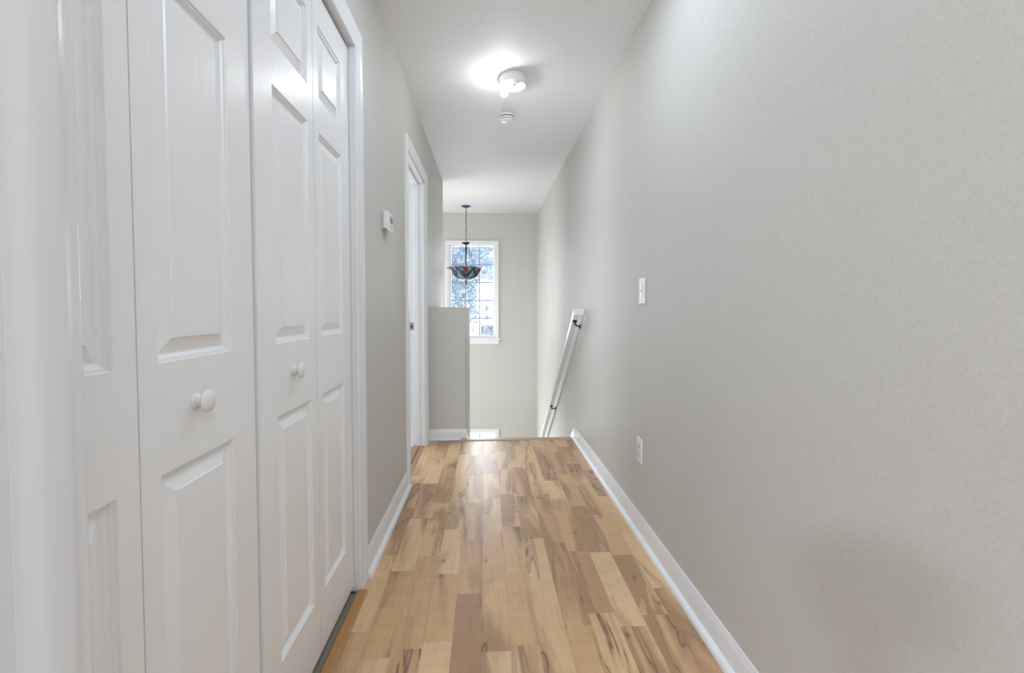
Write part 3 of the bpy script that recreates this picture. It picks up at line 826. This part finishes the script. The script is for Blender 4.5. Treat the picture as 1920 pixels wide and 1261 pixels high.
def tree(label, x, y, h, lean, crown, nleaf, seed, leaf, cz, cr):
    rnd = random.Random(seed)
    t = tag(empty('tree', (x, y, GZ)), label, 'tree', group=None)
    trunk = bmesh.new(); tips = []
    def grow(p, d, L, r, lev):
        pts = [p.copy()]; rs = [r]; q = p.copy(); dd = d.copy()
        for k in range(4):
            dd = (dd + Vector((rnd.uniform(-.12, .12), rnd.uniform(-.12, .12), rnd.uniform(-.05, .08)))).normalized()
            q = q + dd*L/4; pts.append(q.copy()); rs.append(r*(1 - 0.13*(k+1)))
            if lev >= 1: tips.append(q.copy())
        tube(trunk, pts, rs, 7)
        if lev < 4:
            for _ in range(3 if lev else 5):
                a = rnd.uniform(0, 2*PI); sp = rnd.uniform(0.45, 0.95)
                u, v = frame_of(dd)
                nd = (dd + (u*math.cos(a) + v*math.sin(a))*sp + Vector((0, 0, 0.12))).normalized()
                i = rnd.choice((2, 3, 4)) if lev else rnd.choice((3, 4))
                grow(pts[i], nd, L*rnd.uniform(0.55, 0.78), rs[i]*0.62, lev + 1)
    grow(Vector((0, 0, 0)), Vector(lean).normalized(), h*0.42, crown, 0)
    obj('trunk', trunk, M_bark, t, smooth=True)
    clumps = [q for q in tips if q.z > cz - cr[2]]
    while len(clumps) < len(tips) + 260:          # the crown closes up between the branch tips
        q = Vector((rnd.uniform(-1, 1), rnd.uniform(-1, 1), rnd.uniform(-1, 1)))
        if q.length < 1: clumps.append(Vector((q.x*cr[0], q.y*cr[1], cz + q.z*cr[2])))
    lb = bmesh.new()
    for k in range(nleaf):
        p = rnd.choice(clumps) + Vector((rnd.gauss(0, .20), rnd.gauss(0, .20), rnd.gauss(0, .17)))*cr[3]
        s = leaf*rnd.uniform(0.6, 1.3)
        M = Matrix.Translation(p) @ Matrix.Rotation(rnd.uniform(0, 2*PI), 4, 'Z') @ Matrix.Rotation(rnd.uniform(-1.1, 1.1), 4, 'X') @ Matrix.Rotation(rnd.uniform(-1.1, 1.1), 4, 'Y')
        vs = [lb.verts.new(M @ Vector(c)) for c in ((-s, 0, 0), (0, -s*0.5, s*0.12), (s, 0, 0), (0, s*0.5, s*0.12))]
        lb.faces.new(vs)
    f = obj('foliage', lb, M_leaf, t, recalc=False); f['kind'] = 'stuff'
    return t
tree('leafy tree nearest the window filling the right panes', 0.50, 12.4, 7.6, (-0.10, 0.02, 1), 0.12, 15000, 3, 0.060, 5.30, (2.1, 1.3, 1.75, 0.9))
tree('leafy tree farther off behind the hanging lamp', -2.9, 22.0, 9.5, (0.10, 0, 1), 0.17, 9000, 11, 0.115, 5.6, (3.0, 2.0, 3.2, 1.7))

# neighbouring house, its gable low in the right-hand panes
hs = tag(empty('house', (1.6, 30.0, GZ)), 'pale gabled house low in the right-hand window panes', 'house')
bm = bmesh.new(); box(bm, -1.9, 6, 0, 7, 0, 3.2); obj('wall', bm, M_siding, hs)
bm = bmesh.new()
pr = [(-2.2, 3.2), (2.0, 5.6), (6.3, 3.2)]
A = [bm.verts.new((x, -0.3, z)) for x, z in pr]; B = [bm.verts.new((x, 7.3, z)) for x, z in pr]
bm.faces.new(A); bm.faces.new(B[::-1])
for k in range(3): bm.faces.new((A[k], A[(k+1)%3], B[(k+1)%3], B[k]))
obj('roof', bm, M_roof, hs)
bm = bmesh.new(); box(bm, -0.9, 0.1, -0.04, 0.0, 1.2, 2.4); obj('window', bm, M_lcd, hs)

# ================================================================== LIGHT
w = bpy.data.worlds.new('sky'); bpy.context.scene.world = w; w.use_nodes = True
nt = w.node_tree; nt.nodes.clear()
wo = nt.nodes.new('ShaderNodeOutputWorld'); bg = nt.nodes.new('ShaderNodeBackground')
gr = nt.nodes.new('ShaderNodeValToRGB'); tc = nt.nodes.new('ShaderNodeTexCoord'); sx = nt.nodes.new('ShaderNodeSeparateXYZ')
nt.links.new(tc.outputs['Generated'], sx.inputs[0]); nt.links.new(sx.outputs[2], gr.inputs[0])
gr.color_ramp.elements[0].color = (0.90, 0.94, 1.0, 1); gr.color_ramp.elements[1].color = (0.72, 0.84, 1.0, 1)
nt.links.new(gr.outputs[0], bg.inputs[0]); bg.inputs[1].default_value = 0.86
nt.links.new(bg.outputs[0], wo.inputs[0])

def area(name, loc, rot, sx_, sy_, power, col=(1, 1, 1)):
    l = bpy.data.lights.new(name, 'AREA'); l.shape = 'RECTANGLE'; l.size = sx_; l.size_y = sy_; l.energy = power; l.color = col
    o = bpy.data.objects.new(name, l); C.objects.link(o); o.location = loc; o.rotation_euler = rot
    return o
# added soft fill at the closed back wall of the room behind the camera
area('back_wall_fill', (-0.10, -5.98, 1.30), (PI/2, 0, 0), 1.5, 1.9, 54.0, (0.86, 0.985, 1.14))
# unseen area light in the left room, added to brighten the hall's right wall
area('side_room_fill', (-1.88, 3.6, 1.35), (0, -PI/2, 0), 1.4, 1.4, 10.0, (0.90, 0.985, 1.09))
# unseen area lights behind and above the camera
area('back_ceiling_fill', (0.45, -0.7, 2.42), (0, 0, 0), 0.45, 0.45, 4.6, (0.875, 0.985, 1.13))  # no fixture here, added to fill the near hall
area('corner_lamp', (-1.75, -2.45, 2.36), (0, math.radians(-35), math.radians(55)), 0.22, 0.22, 14.0, (0.875, 0.985, 1.13))
area('near_hall_fill', (0.22, 1.58, 2.42), (0, 0, 0), 0.50, 0.50, 2.0, (0.875, 0.985, 1.13))  # added overhead fill just above the view, no fixture built
# daylight entering through the stairwell window
area('stair_window_daylight', ((WX0+WX1)/2, YFAR + 0.16, (WZ0+WZ1)/2), (-PI/2, 0, 0), 0.62, 1.30, 3.0, (0.93, 0.97, 1.0)).data.spread = math.radians(85)
# daylight entering through the lower stairwell window
area('lower_window_daylight', ((VX0+VX1)/2, YFAR + 0.16, (VZ0+VZ1)/2), (-PI/2, 0, 0), 0.62, 0.66, 7.0, (0.95, 0.98, 1.0))
# unseen area light at the closed left wall, added to brighten the stairwell
area('lower_hall_fill', (-1.75, 5.9, 0.4), (0, -PI/2, 0), 2.6, 1.2, 13.0, (0.97, 0.99, 1.01))

# ================================================================== CAMERA
cam = bpy.data.cameras.new('camera'); co = bpy.data.objects.new('camera', cam); C.objects.link(co)
cam.sensor_width = 36.0; cam.sensor_fit = 'HORIZONTAL'; cam.lens = 870.0/1920.0*36.0
cam.shift_y = -23.1/1920.0; cam.clip_start = 0.02
co.location = (0, 0, CAM_H); co.rotation_euler = (PI/2 - math.radians(2.0), 0, -math.atan(47.0/870.0))
sc = bpy.context.scene; sc.camera = co
sc.view_settings.view_transform = 'Standard'; sc.view_settings.look = 'None'
sc.view_settings.exposure = 1.46; sc.view_settings.gamma = 1.0; sc.view_settings.use_curve_mapping = False
